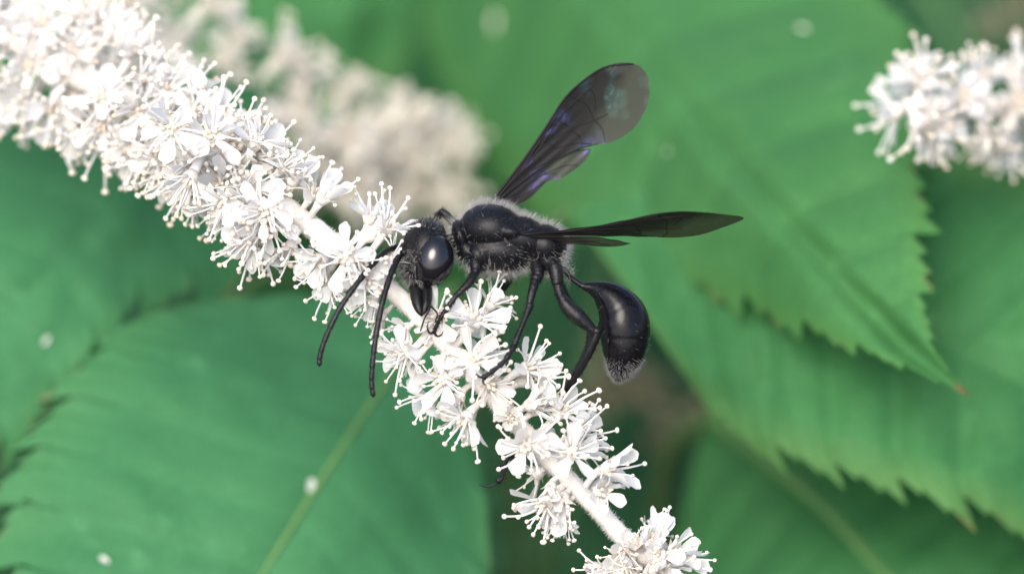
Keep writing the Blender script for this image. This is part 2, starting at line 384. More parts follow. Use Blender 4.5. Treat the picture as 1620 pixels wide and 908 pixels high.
# ------------------------------------------------------------ flowers
def petal_mesh(seed):
    rnd = random.Random(seed); mb = MB(); NL, NW = 7, 4
    ln = 38*rnd.uniform(0.9, 1.12); wd = 11.4*rnd.uniform(0.82, 1.15); cup = rnd.uniform(2.2, 4.5); curl = rnd.uniform(-5, 7)
    for i in range(NL+1):
        t = i/NL
        hw = wd*(0.28+0.72*math.sin(min(1, t*1.12)*math.pi*0.5)**1.3) * (1 if t < 0.72 else math.sqrt(max(0.02, 1-((t-0.72)/0.285)**2)))
        for j in range(-NW//2, NW//2+1):
            u = j/(NW/2)
            z = cup*u*u*(hw/wd) + curl*t*t + 1.0*rnd.uniform(-0.4, 0.4)
            mb.v.append(Vector((t*ln, u*hw, z))*S)
    for i in range(NL):
        for j in range(NW):
            a = i*(NW+1)+j; mb.f.append((a, a+1, a+NW+2, a+NW+1))
    return mb
def stamen_mb(seed):
    rnd = random.Random(seed); mb = MB(); ln = rnd.uniform(30, 52); bend = rnd.uniform(-12, 24); b2 = rnd.uniform(-10, 10)
    path = [Vector((bend*(k/4)**2, b2*(k/4)**2, ln*k/4))*S for k in range(5)]
    mb.tube(path, [S*r for r in (2.2, 1.9, 1.6, 1.4, 1.3)], 5)
    return mb, path[-1]
def anther_into(mb, p, rnd):
    mb.ell(p, (4.2*S*rnd.uniform(0.8, 1.15), 3.5*S, 3.4*S), nu=7, nv=5)
PETALS = [petal_mesh(k) for k in range(9)]
PET_ME = {}
def pet_me(k, mt):
    if (k, mt) not in PET_ME: PET_ME[(k, mt)] = PETALS[k].mesh('petal', M[mt])
    return PET_ME[(k, mt)]
STAM = [stamen_mb(k+50) for k in range(8)]
STAM_ME = []
for k, (mb_, tip) in enumerate(STAM):
    mm = MB(); mm.add(mb_.v, mb_.f); nf = len(mm.f); anther_into(mm, tip, random.Random(k))
    me = mm.mesh('stamen', M['stamen']); me.materials.append(M['anther'])
    for p in me.polygons:
        if p.index >= nf: p.material_index = 1
    STAM_ME.append((me, mm, nf))

def xf(phi, tilt, r, z):
    """a piece that starts at radius r, height z and leans tilt away from the flower axis"""
    return Matrix.Rotation(phi, 4, 'Z') @ Matrix.Translation(Vector((r*S, 0, z*S))) @ Matrix.Rotation(tilt, 4, 'Y')

def flower(spike, base_l, centre, facing, anchor, level, rnd, scale=1.0, openness=1.0, nst=14, mt='petal', name='flower'):
    """level 2: petals and stamens are objects; 1: petals are objects, stamens one mesh; 0: all one mesh"""
    cl = L(centre); f = Vector((facing[0], facing[2], -facing[1])).normalized()     # image (x, y down, depth) -> local frame
    al = L(anchor)
    q = f.to_track_quat('Z', 'Y') @ Quaternion((0, 0, 1), rnd.uniform(0, 6.28))
    Mx = Matrix.Translation(cl-base_l) @ q.to_matrix().to_4x4() @ Matrix.Scale(scale, 4)
    inv = Mx.inverted()
    mb = MB()
    # pedicel from the rachis, bending into the flower axis
    p0 = inv @ (al-base_l); p3 = Vector((0, 0, -4*S)); p2 = Vector((0, 0, -p0.length*0.4)); p1 = p0*0.66
    path = [p0*(1-t)**3+p1*3*t*(1-t)**2+p2*3*t*t*(1-t)+p3*t**3 for t in [k/5 for k in range(6)]]
    mb.tube(path, [S*r for r in (6.2, 5.4, 5, 5, 6, 7.5)], 7)
    prof = [(-6, 7), (0, 10), (6, 12.2), (9, 12.4), (8.5, 10.5), (4, 7.5), (3, 0.5)]
    mb.tube([Vector((0, 0, z*S)) for z, r in [(z+i*0.01, r) for i, (z, r) in enumerate(prof[:4])]], [r*S for z, r in prof[:4]], 10)
    ncup = len(mb.f)
    for k in range(5):          # sepals
        ph = 2*math.pi*(k+0.5)/5; X = xf(ph, math.radians(-60+90), 10.5, 6)
        vv = [X @ (Vector(v)*S) for v in ((0, -4.5, 0), (0, 4.5, 0), (1.5, 3.2, 6), (1.5, -3.2, 6), (4, 0, 11))]
        mb.add(vv, [(0, 1, 2, 3), (3, 2, 4)])
    ncar = rnd.choice((3, 4, 5))
    for k in range(ncar):
        ph = 2*math.pi*k/ncar+rnd.random(); X = xf(ph, math.radians(14), 3.4, 8)
        mb.ell(X @ Vector((0, 0, 4*S)), (3.4*S, 3.4*S, 7.5*S), rot=X.to_3x3(), nu=7, nv=5)
    me = mb.mesh('flower', M['rachis'] if mt == 'petal' else M[mt]); me.materials.append(M[mt] if mt == 'withered' else M['cup'])
    for p in me.polygons:
        if p.index >= ncup: p.material_index = 1
    me.materials.append(M[mt]); me.materials.append(M[mt] if mt == 'withered' else M['anther'])
    pets = []
    for k in range(5):
        if rnd.random() < 0.06: continue
        tilt = -math.radians(lerp(78, rnd.uniform(-12, 62), openness))
        pets.append((rnd.randrange(9), xf(2*math.pi*k/5+rnd.uniform(-0.2, 0.2), tilt, 10, 7) @ Matrix.Rotation(rnd.uniform(-0.8, 0.8), 4, 'X') @ Matrix.Scale(rnd.uniform(0.75, 1.15), 4)))
    sts = []
    for k in range(nst):
        ph = 2*math.pi*k/nst+rnd.uniform(-0.25, 0.25)
        tilt = math.radians(rnd.uniform(12, 78)*openness + 4)
        sts.append((rnd.randrange(8), xf(ph, tilt, rnd.uniform(5, 9), 7) @ Matrix.Rotation(rnd.uniform(-1.5, 1.5), 4, 'Z') @ Matrix.Scale(rnd.uniform(0.75, 1.08), 4)))
    if level == 0:
        bm_v = [v.co.copy() for v in me.vertices]; polys = [(tuple(p.vertices), p.material_index) for p in me.polygons]
        for k, X in pets:
            o = len(bm_v); bm_v += [X @ v for v in PETALS[k].v]; polys += [(tuple(i+o for i in f_), 2) for f_ in PETALS[k].f]
        for k, X in sts:
            _, mm, nf = STAM_ME[k]; o = len(bm_v); bm_v += [X @ v for v in mm.v]
            polys += [(tuple(i+o for i in f_), 2 if n_ < nf else 3) for n_, f_ in enumerate(mm.f)]
        me2 = bpy.data.meshes.new(name); me2.from_pydata(bm_v, [], [p for p, _ in polys])
        me2.polygons.foreach_set('material_index', [m_ for _, m_ in polys]); me2.polygons.foreach_set('use_smooth', [True]*len(polys))
        for mm_ in me.materials: me2.materials.append(mm_)
        me = me2
    o = link(name, me, spike); o.matrix_local = Mx
    if level > 0:
        for k, X in pets:
            p = link('petal', pet_me(k, mt), o); p.matrix_local = X
        if level == 2:
            for k, X in sts:
                p = link('stamen', STAM_ME[k][0], o); p.matrix_local = X
        else:
            v_ = []; fs = []; mi = []
            for k, X in sts:
                _, mm, nf = STAM_ME[k]; oo = len(v_); v_ += [X @ v for v in mm.v]
                fs += [tuple(i+oo for i in f_) for f_ in mm.f]; mi += [0 if n_ < nf else 1 for n_ in range(len(mm.f))]
            m2 = bpy.data.meshes.new('stamens'); m2.from_pydata(v_, [], fs); m2.materials.append(M['stamen']); m2.materials.append(M['anther'])
            m2.polygons.foreach_set('material_index', mi); m2.polygons.foreach_set('use_smooth', [True]*len(fs))
            so_ = link('stamens', m2, o); so_['kind'] = 'stuff'
    return o

def spike_root(label, path, radii, group='white flower spikes', direction=(-1, 0, 0.3), reach=0.05, off=-0.03, mt='rachis', stalk='rachis', name='flower_spike'):
    """path in pixels; its first point is where the stalk leaves the frame"""
    base = L(path[0]); r = thing(name, base, label, 'flower spike', group)
    n = len(path)*8; c = catmull([tuple(p)+(q,) for p, q in zip(path, radii)], n)
    mb = MB()
    mb.tube([L(p)-base for p in c], [max(0.5, p[3]*(1+0.06*math.sin(i*1.9)))*S for i, p in enumerate(c)], 12)
    link('rachis', mb.mesh('rachis', M[mt]), r)
    mb = MB(); mb.tube([p-base for p in ground_path(base, direction, reach, off)], [S*(radii[0]+k*0.8) for k in range(14)], 10)
    link('stalk', mb.mesh('stalk', M[stalk]), r)
    return r, base, c
def nearest(c, p):
    return min(c, key=lambda q: (q[0]-p[0])**2+(q[1]-p[1])**2)

# ---- main spike
MAIN = [(-260, -120, 680), (-100, -10, 540), (60, 85, 390), (215, 170, 215), (350, 262, 88), (480, 350, 22), (600, 442, 5), (690, 528, 0), (780, 628, 0), (870, 728, 0), (945, 805, 0), (992, 856, 0), (1030, 884, 0), (1075, 890, 0)]
RAD = [25, 24, 23, 22, 20, 18, 15, 15, 15, 15, 14, 15, 13, 5]
spike, sb, sc_path = spike_root('sharp white flower spike with the black wasp clinging to it', MAIN, RAD)
rnd = random.Random(5)
mb = MB()
for k in range(5200):
    i = rnd.randrange(int(len(sc_path)*0.22), len(sc_path)-3); f = rnd.random(); a, b_ = sc_path[i], sc_path[i+1]
    p = Vector(a[:3]).lerp(Vector(b_[:3]), f); r_ = lerp(a[3], b_[3], f); T = (Vector(b_[:3])-Vector(a[:3])).normalized()
    U = T.cross(Vector((0, 0, 1))).normalized(); V_ = T.cross(U); an = rnd.uniform(0, 6.283); q = U*math.cos(an)+V_*math.sin(an)
    p0 = p+q*r_*0.93; dr = (q+Vector((rnd.gauss(0, 0.4), rnd.gauss(0, 0.4), rnd.gauss(0, 0.4)))).normalized(); p1 = p0+dr*rnd.uniform(4, 8.5)
    sd = dr.orthogonal().normalized()*0.5; s2 = dr.cross(sd); o_ = len(mb.v)
    mb.v += [L(p0+sd)-sb, L(p0-sd*0.5+s2*0.87)-sb, L(p0-sd*0.5-s2*0.87)-sb, L(p1)-sb]
    mb.f += [(o_, o_+1, o_+3), (o_+1, o_+2, o_+3), (o_+2, o_, o_+3)]
fz = link('fuzz', mb.mesh('fuzz', M['stamen']), spike); fz['kind'] = 'stuff'
# flowers that can be told apart: centre x, y, depth; facing x, y, depth; openness; scale
FL = [
 (550, 405, -48, -0.35, 0.15, -0.9, 1.0, 1.10), (420, 335, -50, -0.15, 0.1, -1, 1.0, 1.1), (512, 312, -20, 0.6, -0.8, -0.4, 0.35, 1.0),
 (615, 360, 5, 0.5, -0.7, -0.5, 0.9, 1.05), (588, 345, 20, 0.2, -1, -0.1, 0.8, 0.9), (395, 385, -5, -0.5, 0.8, -0.4, 0.9, 1.0), (340, 212, -45, -0.1, -0.2, -1, 1.0, 1.1), (275, 205, -60, -0.2, 0.0, -1, 1.0, 1.1),
 (405, 225, -10, 0.5, -0.8, -0.4, 0.8, 1.0), (465, 285, 10, 0.3, -0.9, -0.4, 0.6, 0.9), (300, 280, -20, -0.4, 0.8, -0.5, 0.9, 1.05), (355, 320, -30, -0.3, 0.6, -0.8, 0.9, 1.0), (450, 262, 0, 0.7, -0.5, -0.5, 0.8, 0.9),
 (525, 455, 0, -0.5, 0.8, -0.3, 0.9, 0.9), (575, 440, -40, -0.2, 0.4, -0.9, 0.7, 0.9),
 (694, 500, -8, -0.2, -0.1, -1, 0.9, 0.95), (640, 560, -25, -0.8, 0.3, -0.5, 0.9, 1.05), (755, 505, -35, 0.2, -0.6, -0.8, 0.9, 1.1), (750, 572, -52, 0.1, -0.45, -0.9, 1.0, 1.1),
 (700, 600, -40, -0.4, 0.4, -0.8, 0.9, 1.0), (835, 580, -10, 0.9, -0.3, -0.4, 0.85, 1.05), (780, 480, 10, 0.6, -0.8, 0.0, 0.8, 0.9), (735, 662, -35, -0.5, 0.75, -0.5, 0.9, 1.05), (680, 632, -10, -0.7, 0.6, -0.1, 0.8, 0.9),
 (834, 706, -50, -0.2, 0.15, -1, 1.0, 1.08), (888, 650, -25, 0.6, -0.7, -0.5, 0.8, 1.05), (838, 640, -20, 0.8, -0.3, -0.5, 0.5, 0.9), (905, 714, -52, 0.2, -0.2, -0.95, 0.85, 1.05),
 (962, 738, -15, 0.9, -0.2, -0.4, 0.4, 1.05), (948, 775, -38, 0.4, 0.1, -0.9, 0.3, 0.95), (862, 797, -30, -0.65, 0.6, -0.5, 0.85, 1.1), (885, 812, 0, -0.2, 1, -0.2, 0.8, 0.85), (915, 680, -5, 0.8, -0.6, 0.1, 0.6, 0.95),
 (990, 900, -30, -0.3, 0.5, -0.8, 0.6, 0.85), (1028, 866, -14, 0.2, -0.6, -0.6, 0.2, 0.85), (1062, 872, -14, 0.6, -0.4, -0.6, 0.1, 0.9), (955, 902, -15, -0.8, 0.35, -0.4, 0.7, 0.85), (1036, 900, -30, 0.3, 0.4, -0.8, 0.3, 0.95), (1004, 864, -16, -0.1, -0.6, -0.8, 0.2, 0.8),
 (1080, 884, -8, 0.95, 0.1, -0.3, 0.05, 0.85), (1056, 900, -20, 0.6, 0.3, -0.7, 0.1, 0.9), (1042, 878, -30, 0.2, -0.2, -1, 0.2, 0.9),
]
SINGLE = [0, 1, 2, 3, 5, 6, 15, 16, 17, 18, 19, 20, 22, 24, 25, 27, 28, 30, 33, 36]
for i, (x, y, d, fx, fy, fd, op, scl) in enumerate(FL):
    a = nearest(sc_path, (x, y)); x, y = lerp(x, a[0], 0.1), lerp(y, a[1], 0.1)
    flower(spike, sb, (x, y, d), (fx, fy, fd), a[:3], 2 if i in SINGLE else 1, rnd, scl*1.12, op, nst=13 if op > 0.4 else 4)
# the crowded upper left of the same spike
n_full = 0
NU_ = 112
for k in range(NU_):
    t = (k+rnd.random()*0.6)/NU_
    i = int(t*0.43*len(sc_path)) ; a = sc_path[i]
    ang = k*2.39996+rnd.uniform(-0.3, 0.3)
    T = Vector((0.83, 0.5, 0)); U = Vector((0.5, -0.83, 0))
    rr = lerp(112, 62, sstep(-150, 350, a[0]))*rnd.uniform(0.75, 1.12)
    off = U*math.cos(ang)*rr + Vector((0, 0, -1))*math.sin(ang)*rr*0.9
    cpt = (a[0]+off.x, a[1]+off.y, a[2]+off.z)
    fc = (U*math.cos(ang)+Vector((0, 0, -1))*math.sin(ang)+T*rnd.uniform(-0.5, 0.6)+Vector((0, 0, -0.3)))
    if cpt[0] > 430: continue
    front = math.sin(ang) > 0.15 and cpt[0] > 20 and n_full < 22
    if front: n_full += 1
    flower(spike, sb, cpt, tuple(fc), a[:3], 1 if front else 0, rnd, rnd.uniform(1.05, 1.4), rnd.uniform(0.7, 1.0), nst=19)

# smaller flowers and buds filling in round the rest of the spike
for k in range(66):
    i = int(lerp(0.38, 0.99, (k+rnd.random())/66)*len(sc_path)); a = sc_path[i]; b_ = sc_path[max(0, i-2)]
    T = Vector((a[0]-b_[0], a[1]-b_[1], 0)).normalized(); U = Vector((T.y, -T.x, 0)); ang = k*2.39996+rnd.uniform(-0.4, 0.4)
    if math.sin(ang) > 0.6 and not 560 < a[0] < 900: ang += 1.2
    op_ = rnd.choice((0.1, 0.4, 0.8, 0.9)); rr = rnd.uniform(28, 52); o_ = U*math.cos(ang)*rr + Vector((0, 0, -1))*math.sin(ang)*rr*0.8
    if (U.dot(o_) > 0 and 600 < a[0] < 700) or 930 < a[0] < 990 or a[0] > 1040 or math.hypot(a[0]+o_.x-780, a[1]+o_.y-755) < 75: continue
    flower(spike, sb, (a[0]+o_.x, a[1]+o_.y, a[2]+o_.z), tuple(o_.normalized()+T*rnd.uniform(-0.4, 0.7)), a[:3], 0, rnd, rnd.uniform(0.75, 1.1), op_, nst=11 if op_ > 0.3 else 3)

def blurred_spike(label, path, radii, nfl, rr0, rr1, seed, mt='aged', name='flower_spike', group='white flower spikes', direction=(-1, 0, 0.3), off=-0.03, scl=1.1, nst=15):
    r, bs, c = spike_root(label, path, radii, group, direction=direction, off=off, name=name, mt='withered' if mt == 'withered' else 'rachis', stalk='petiole' if mt == 'withered' else 'rachis')
    rn = random.Random(seed)
    for k in range(nfl):
        t = (k+rn.random())/nfl; i = min(len(c)-1, int(t*len(c))); a = c[i]; j = min(i+1, len(c)-1)
        T = Vector((c[j][0]-c[j-1][0], c[j][1]-c[j-1][1], c[j][2]-c[j-1][2])).normalized()
        U = T.cross(Vector((0, 0, 1))).normalized(); V_ = T.cross(U)
        ang = k*2.39996+rn.uniform(-0.4, 0.4); rr = lerp(rr0, rr1, t)*rn.uniform(0.7, 1.1)
        o_ = U*math.cos(ang)*rr+V_*math.sin(ang)*rr
        fc = o_.normalized()+T*rn.uniform(-0.3, 0.7)
        flower(r, bs, (a[0]+o_.x, a[1]+o_.y, a[2]+o_.z), tuple(fc), a[:3], 0, rn, scl*rn.uniform(0.9, 1.1), rn.uniform(0.7, 1), nst=nst, mt=mt)
    return r
blurred_spike('soft cream flower spike standing behind the wasp spike', [(120, -20, 1000), (270, 90, 1060), (400, 170, 1130), (530, 215, 1220), (630, 258, 1320), (690, 288, 1400)], [24, 23, 22, 20, 17, 8], 44, 98, 54, 21, scl=1.35)
blurred_spike('white flower spike with a rounded tip against the bright leaf', [(1900, 150, 1000), (1780, 165, 820), (1660, 175, 660), (1580, 170, 560), (1495, 165, 480), (1430, 165, 430)], [24, 24, 23, 22, 19, 9], 25, 66, 34, 22, mt='petal', direction=(1, 0, 0.2), off=0.04, scl=1.3, nst=17)
blurred_spike('withered beige flower spike in the gap between the leaves', [(930, 600, 1980), (985, 620, 1950), (1045, 642, 1930), (1095, 660, 1920)], [12, 12, 10, 6], 6, 30, 24, 23, mt='withered', direction=(-0.3, 0.6, -0.6), off=0.0)
blurred_spike('faint beige flower spike beyond the dark teal leaf', [(1850, -60, 2350), (1760, -20, 2300), (1680, 10, 2250), (1610, 30, 2200)], [20, 20, 17, 9], 16, 70, 45, 24, mt='withered', direction=(1, 0, 0.2), off=0.05)

# ------------------------------------------------------------ wasp
WB = L((760, 560, 0))
wasp = thing('wasp', WB, 'glossy black thread waisted wasp with smoky wings feeding on white flowers', 'wasp')
def wconv(v): return L(v) - WB
def to_mesh_obj(name, mb, mt, parent, conv=wconv):
    return link(name, mb.mesh(name, M[mt], conv=conv), parent)

def vox(mb, voxel, smooth_it):
    me = mb.mesh('tmp', None); o = bpy.data.objects.new('tmp', me); C.objects.link(o)
    r = o.modifiers.new('r', 'REMESH'); r.mode = 'VOXEL'; r.voxel_size = voxel
    s_ = o.modifiers.new('s', 'SMOOTH'); s_.iterations = smooth_it; s_.factor = 0.5
    dg = bpy.context.evaluated_depsgraph_get(); dg.update()
    me2 = bpy.data.meshes.new_from_object(o.evaluated_get(dg))
    bpy.data.objects.remove(o); bpy.data.meshes.remove(me); return me2

mb = MB()
Ry = lambda a: Matrix.Rotation(math.radians(a), 3, 'Z')          # turn in the picture plane (x, y, depth space)
# head
mb.ell((672, 394, 2), (37, 50, 52), Ry(14), 28, 20)
mb.ell((657, 425, -2), (24, 33, 38), Ry(-8), 24, 16)            # face and clypeus
mb.ell((668, 455, -2), (15, 15, 26), None, 18, 12)              # mouth
mb.ell((650, 392, -14), (11, 10, 10)); mb.ell((648, 392, 14), (11, 10, 10))   # antennal sockets
mb.tube([(690, 400, 4), (712, 388, 3), (730, 382, 2)], [24, 15, 20], 16)          # neck
# prothorax and collar
mb.ell((729, 374, 0), (13, 28, 38), Ry(-18), 24, 16)
mb.ell((738, 396, 0), (17, 24, 34), Ry(-10), 24, 16)
# mesothorax
mb.ell((778, 362, 0), (52, 40, 52), Ry(8), 32, 22)
mb.ell((790, 397, 0), (60, 35, 47), Ry(6), 32, 20)
mb.ell((757, 404, 0), (24, 28, 44), Ry(-20), 28, 18)
mb.ell((833, 358, 0), (26, 15, 36), Ry(18), 24, 14)              # scutellum
mb.ell((806, 367, -42), (17, 10, 10), Ry(8)); mb.ell((800, 345, 42), (16, 11, 10))   # tegulae
# propodeum
mb.ell((820, 376, 0), (62, 34, 46), Ry(17), 32, 20)
mb.ell((862, 388, 0), (36, 34, 42), Ry(28), 28, 20)
mb.ell((868, 412, 0), (24, 24, 34), Ry(40), 24, 16)
# petiole and abdomen
mb.tube([(880, 412, 0), (893, 428, 0), (906, 442, 0), (920, 452, 0), (932, 456, 0)], [8, 5, 4.4, 4.8, 6.5], 16)
ab = catmull([(922, 453, 0, 5.5), (937, 456, 0, 11), (953, 463, 0, 21), (970, 477, 0, 31), (983, 497, 0, 39.5), (988, 522, 0, 41.5), (988, 548, 0, 37), (985, 570, 0, 30), (981, 588, 0, 20), (978, 598, 0, 12), (976, 604, 0, 4)], 46)
mb.tube([p[:3] for p in ab], [p[3] - 0.9*math.exp(-((frac(i/46*5.2-0.35)-0.5)/0.06)**2) for i, p in enumerate(ab)], 40, flat=0.95, flatdir=(0, 0, 1))
bme = vox(mb, 1.5, 12); bme.name = 'body'
raw = [v.co.copy() for v in bme.vertices]
raw_tris = []
bme.calc_loop_triangles()
for t in bme.loop_triangles: raw_tris.append(tuple(t.vertices))
for v in bme.vertices: v.co = wconv(v.co)
bme.polygons.foreach_set('use_smooth', [True]*len(bme.polygons)); bme.materials.clear(); bme.materials.append(M['cuticle']); bme.update()
# conv flips handedness (image y is down), so turn the faces back out
bm = bmesh.new(); bm.from_mesh(bme); bmesh.ops.recalc_face_normals(bm, faces=bm.faces); bm.to_mesh(bme); bm.free()
link('body', bme, wasp)

# eyes
mb = MB(); Rz = Matrix.Rotation(math.radians(10), 3, 'Z') @ Matrix.Rotation(math.radians(-14), 3, 'Y')
mb.ell((687, 412, -33), (31, 41, 29), Rz, 36, 24); to_mesh_obj('eye', mb, 'eye', wasp)
mb = MB(); mb.ell((680, 400, 34), (27, 37, 24), Rz, 30, 20); to_mesh_obj('eye', mb, 'eye', wasp)
# mandibles and mouthparts
mb = MB(); mb.tube(catmull([(657, 456, -20), (659, 474, -36), (663, 490, -46), (668, 500, -48)], 10), [10, 10, 9.6, 9, 8.4, 7.6, 6.5, 5, 3.4, 1.5], 10); to_mesh_obj('mandible', mb, 'leg', wasp)
mb = MB(); mb.tube(catmull([(674, 456, -14), (675, 474, -30), (672, 488, -40), (666, 500, -44)], 10), [10, 10, 9.6, 9, 8.4, 7.6, 6.5, 5, 3.4, 1.5], 10); to_mesh_obj('mandible', mb, 'leg', wasp)
for pts in ([(676, 470, -40), (680, 488, -54), (672, 503, -60), (665, 524, -62)], [(672, 480, -36), (684, 487, -52), (692, 497, -58), (688, 510, -60)]):
    mb = MB(); mb.tube(catmull(pts, 12), [1.8-0.06*k+0.35*(k % 3 == 0) for k in range(12)], 6); to_mesh_obj('palp', mb, 'leg', wasp)

# antennae: eleven flagellum segments
def antenna(pts, r0, r1):
    n = 90; c = catmull(pts, n); rad = []
    for i in range(n):
        t = i/(n-1); r = lerp(r0, r1, t)
        if t < 0.10: r *= 1.12
        elif t < 0.14: r *= 0.72
        else:
            f = frac((t-0.14)/0.86*10.999); r *= 0.93+0.10*f-0.34*math.exp(-(min(f, 1-f)/0.06)**2)
        if t > 0.985: r *= 0.6
        rad.append(r)
    mb = MB(); mb.tube(c, rad, 12); to_mesh_obj('antenna', mb, 'leg', wasp)
antenna([(645, 392, 8), (626, 391, -8), (605, 402, -40), (573, 438, -84), (540, 484, -100), (517, 530, -104), (507, 560, -104), (505, 579, -102)], 5.6, 4.4)
antenna([(647, 396, -22), (632, 405, -36), (619, 432, -66), (605, 478, -90), (596, 524, -100), (590, 570, -102), (588, 605, -100), (591, 628, -98)], 5.6, 4.4)

# legs
def leg(segs, tarsus, tr, claws, seed, tr_r=(4.2, 3.2)):
    """segs: list of (points with radius); tarsus: path of the five joints"""
    rn = random.Random(seed); mb = MB(); hair = []
    def part(pts, n=18):
        c = catmull(pts, n); mb.tube([p[:3] for p in c], [p[3]*0.82*(1+0.05*math.sin(i_*2.3+seed)) for i_, p in enumerate(c)], 12)
        for k in range(70):
            i = rn.randrange(1, n); p = Vector(c[i][:3]); t = (Vector(c[i][:3])-Vector(c[i-1][:3])).normalized()
            q = Vector((rn.gauss(0, 1), rn.gauss(0, 1), rn.gauss(0, 1))); q = (q-t*q.dot(t)).normalized()
            a = p+q*c[i][3]*0.9; e = a+(q*0.6+t*0.8)*rn.uniform(2.5, 6.5)
            mb.tube([a-q*1.5, e], [0.42, 0.1], 3)
    for s_ in segs: part(s_)
    tib = catmull(segs[-1], 24)                   # stout spines and the two spurs at the end of the tibia
    for k in range(16):
        i = 3+k if k < 14 else 23; p = Vector(tib[i][:3]); t = (p-Vector(tib[i-1][:3])).normalized()
        q = Vector((-t.y, t.x, 0))*(1 if k % 2 else -1)+Vector((0, 0, rn.uniform(-0.8, 0.2))); q.normalize()
        ln = rn.uniform(6, 9) if k < 14 else 15
        mb.tube([p+q*tib[i][3]*0.6, p+q*(tib[i][3]*0.8+ln*0.5)+t*ln*0.8], [1.0, 0.2], 4)
    for s_ in segs[1:]:                            # swollen joints
        mb.ell(s_[0][:3], (s_[0][3]*0.95,)*3, nu=10, nv=7)
    n = 60; c = catmull(tarsus, n)
    rad = []
    for i in range(n):
        t = i/(n-1); f = frac(t*4.999); r = lerp(tr_r[0], tr_r[1], t)
        rad.append(r*(0.55+0.5*f)*(0.75 if f > 0.93 else 1))
    mb.tube(c, rad, 10)
    for i in range(6, n, 4):
        p = Vector(c[i]); t = (Vector(c[i])-Vector(c[i-1])).normalized()
        for sgn in (-1, 1):
            q = Vector((-t.y*sgn, t.x*sgn, rn.uniform(-0.6, 0.6))); mb.tube([p, p+(q*0.7+t).normalized()*rn.uniform(7, 11)], [0.7, 0.15], 3)
    for cl in claws: mb.tube(catmull(cl, 8), [2.2, 2.1, 2.0, 1.8, 1.5, 1.2, 0.8, 0.3], 6)
    return to_mesh_obj('leg', mb, 'leg', wasp)
# near fore leg
leg([[(752, 410, -30, 12), (753, 422, -38, 11), (752, 432, -44, 8)], [(752, 430, -44, 8), (744, 446, -58, 8.5), (732, 458, -66, 6.5), (722, 468, -70, 5)], [(722, 467, -70, 5), (712, 481, -70, 5), (701, 497, -68, 4.6), (697, 503, -67, 4.2)]],
    [(698, 502, -67), (693, 510, -68), (689, 519, -70), (686, 527, -72)], 0, [[(687, 526, -72), (680, 527, -76), (676, 518, -80), (678, 508, -82)], [(687, 526, -72), (692, 532, -78), (699, 529, -82), (701, 523, -82)]], 1, (4.4, 4.6))
# far fore leg: knee behind the head, tarsus curling between the antennae
leg([[(742, 395, 34, 11), (738, 380, 46, 10)], [(738, 382, 46, 8), (722, 358, 58, 8), (706, 340, 64, 7.5), (699, 335, 66, 6)], [(699, 335, 66, 6), (690, 345, 70, 6), (664, 378, 72, 5.5), (634, 404, 62, 4)]],
    [(634, 404, 62), (616, 418, 52), (600, 432, 40), (597, 446, 30), (605, 460, 22)], 0, [[(605, 460, 22), (610, 466, 18), (614, 464, 16), (615, 460, 16)]], 2, (3.2, 2.6))
# near middle leg
leg([[(848, 418, -22, 13), (851, 432, -34, 12), (848, 446, -42, 9)], [(848, 440, -40, 9.5), (843, 458, -52, 8.5), (839, 474, -58, 7), (837, 487, -60, 6.4)], [(838, 484, -60, 7.2), (829, 508, -72, 4.8), (819, 532, -82, 5.2), (814, 546, -86, 6.0)]],
    [(814, 545, -86), (807, 558, -90), (795, 574, -96), (779, 587, -100), (764, 598, -102)], 0, [[(765, 597, -102), (758, 596, -104), (754, 592, -105), (751, 593, -105)], [(765, 597, -102), (764, 604, -104), (767, 608, -105), (770, 607, -105)]], 3, (6.0, 5.0))
# far middle leg
leg([[(800, 425, 28, 12), (806, 436, 36, 10)], [(806, 434, 36, 9), (802, 446, 44, 8.5), (795, 456, 50, 8)], [(796, 455, 50, 6.5), (786, 468, 40, 5.5), (774, 482, 30, 5), (766, 492, 22, 4.5)]],
    [(766, 492, 22), (752, 510, 20), (742, 530, 20), (735, 548, 22)], 0, [], 4)
# near hind leg, its tarsus passing behind the spike
leg([[(874, 412, -20, 13), (879, 428, -30, 14), (882, 450, -36, 11)], [(881, 446, -36, 10), (885, 462, -38, 9), (888, 472, -38, 9)], [(886, 466, -38, 7.5), (896, 483, -40, 14), (912, 499, -42, 16), (928, 513, -42, 12), (944, 528, -42, 6.5)], [(944, 524, -42, 8.5), (942, 535, -40, 8.5), (930, 560, -30, 9), (914, 588, -12, 9), (899, 614, 4, 7.5), (891, 630, 14, 5.5)]],
    [(892, 628, 14), (874, 658, 36), (850, 690, 46), (822, 710, 26), (799, 732, -24), (797, 750, -50), (787, 763, -56)], 0, [[(788, 762, -56), (776, 769, -58), (765, 769, -59), (756, 765, -60)], [(798, 737, -40), (791, 737, -44), (786, 736, -46), (782, 737, -48)]], 5, (5.6, 5.6))
# far hind leg
leg([[(874, 412, 20, 13), (880, 430, 30, 13)], [(880, 430, 30, 9), (890, 462, 40, 10), (908, 490, 48, 10), (934, 518, 54, 7)], [(934, 516, 54, 7), (932, 545, 60, 6.5), (916, 582, 62, 6), (896, 618, 58, 5)]],
    [(896, 618, 58), (880, 645, 54), (866, 668, 50), (852, 686, 44)], 0, [], 6)

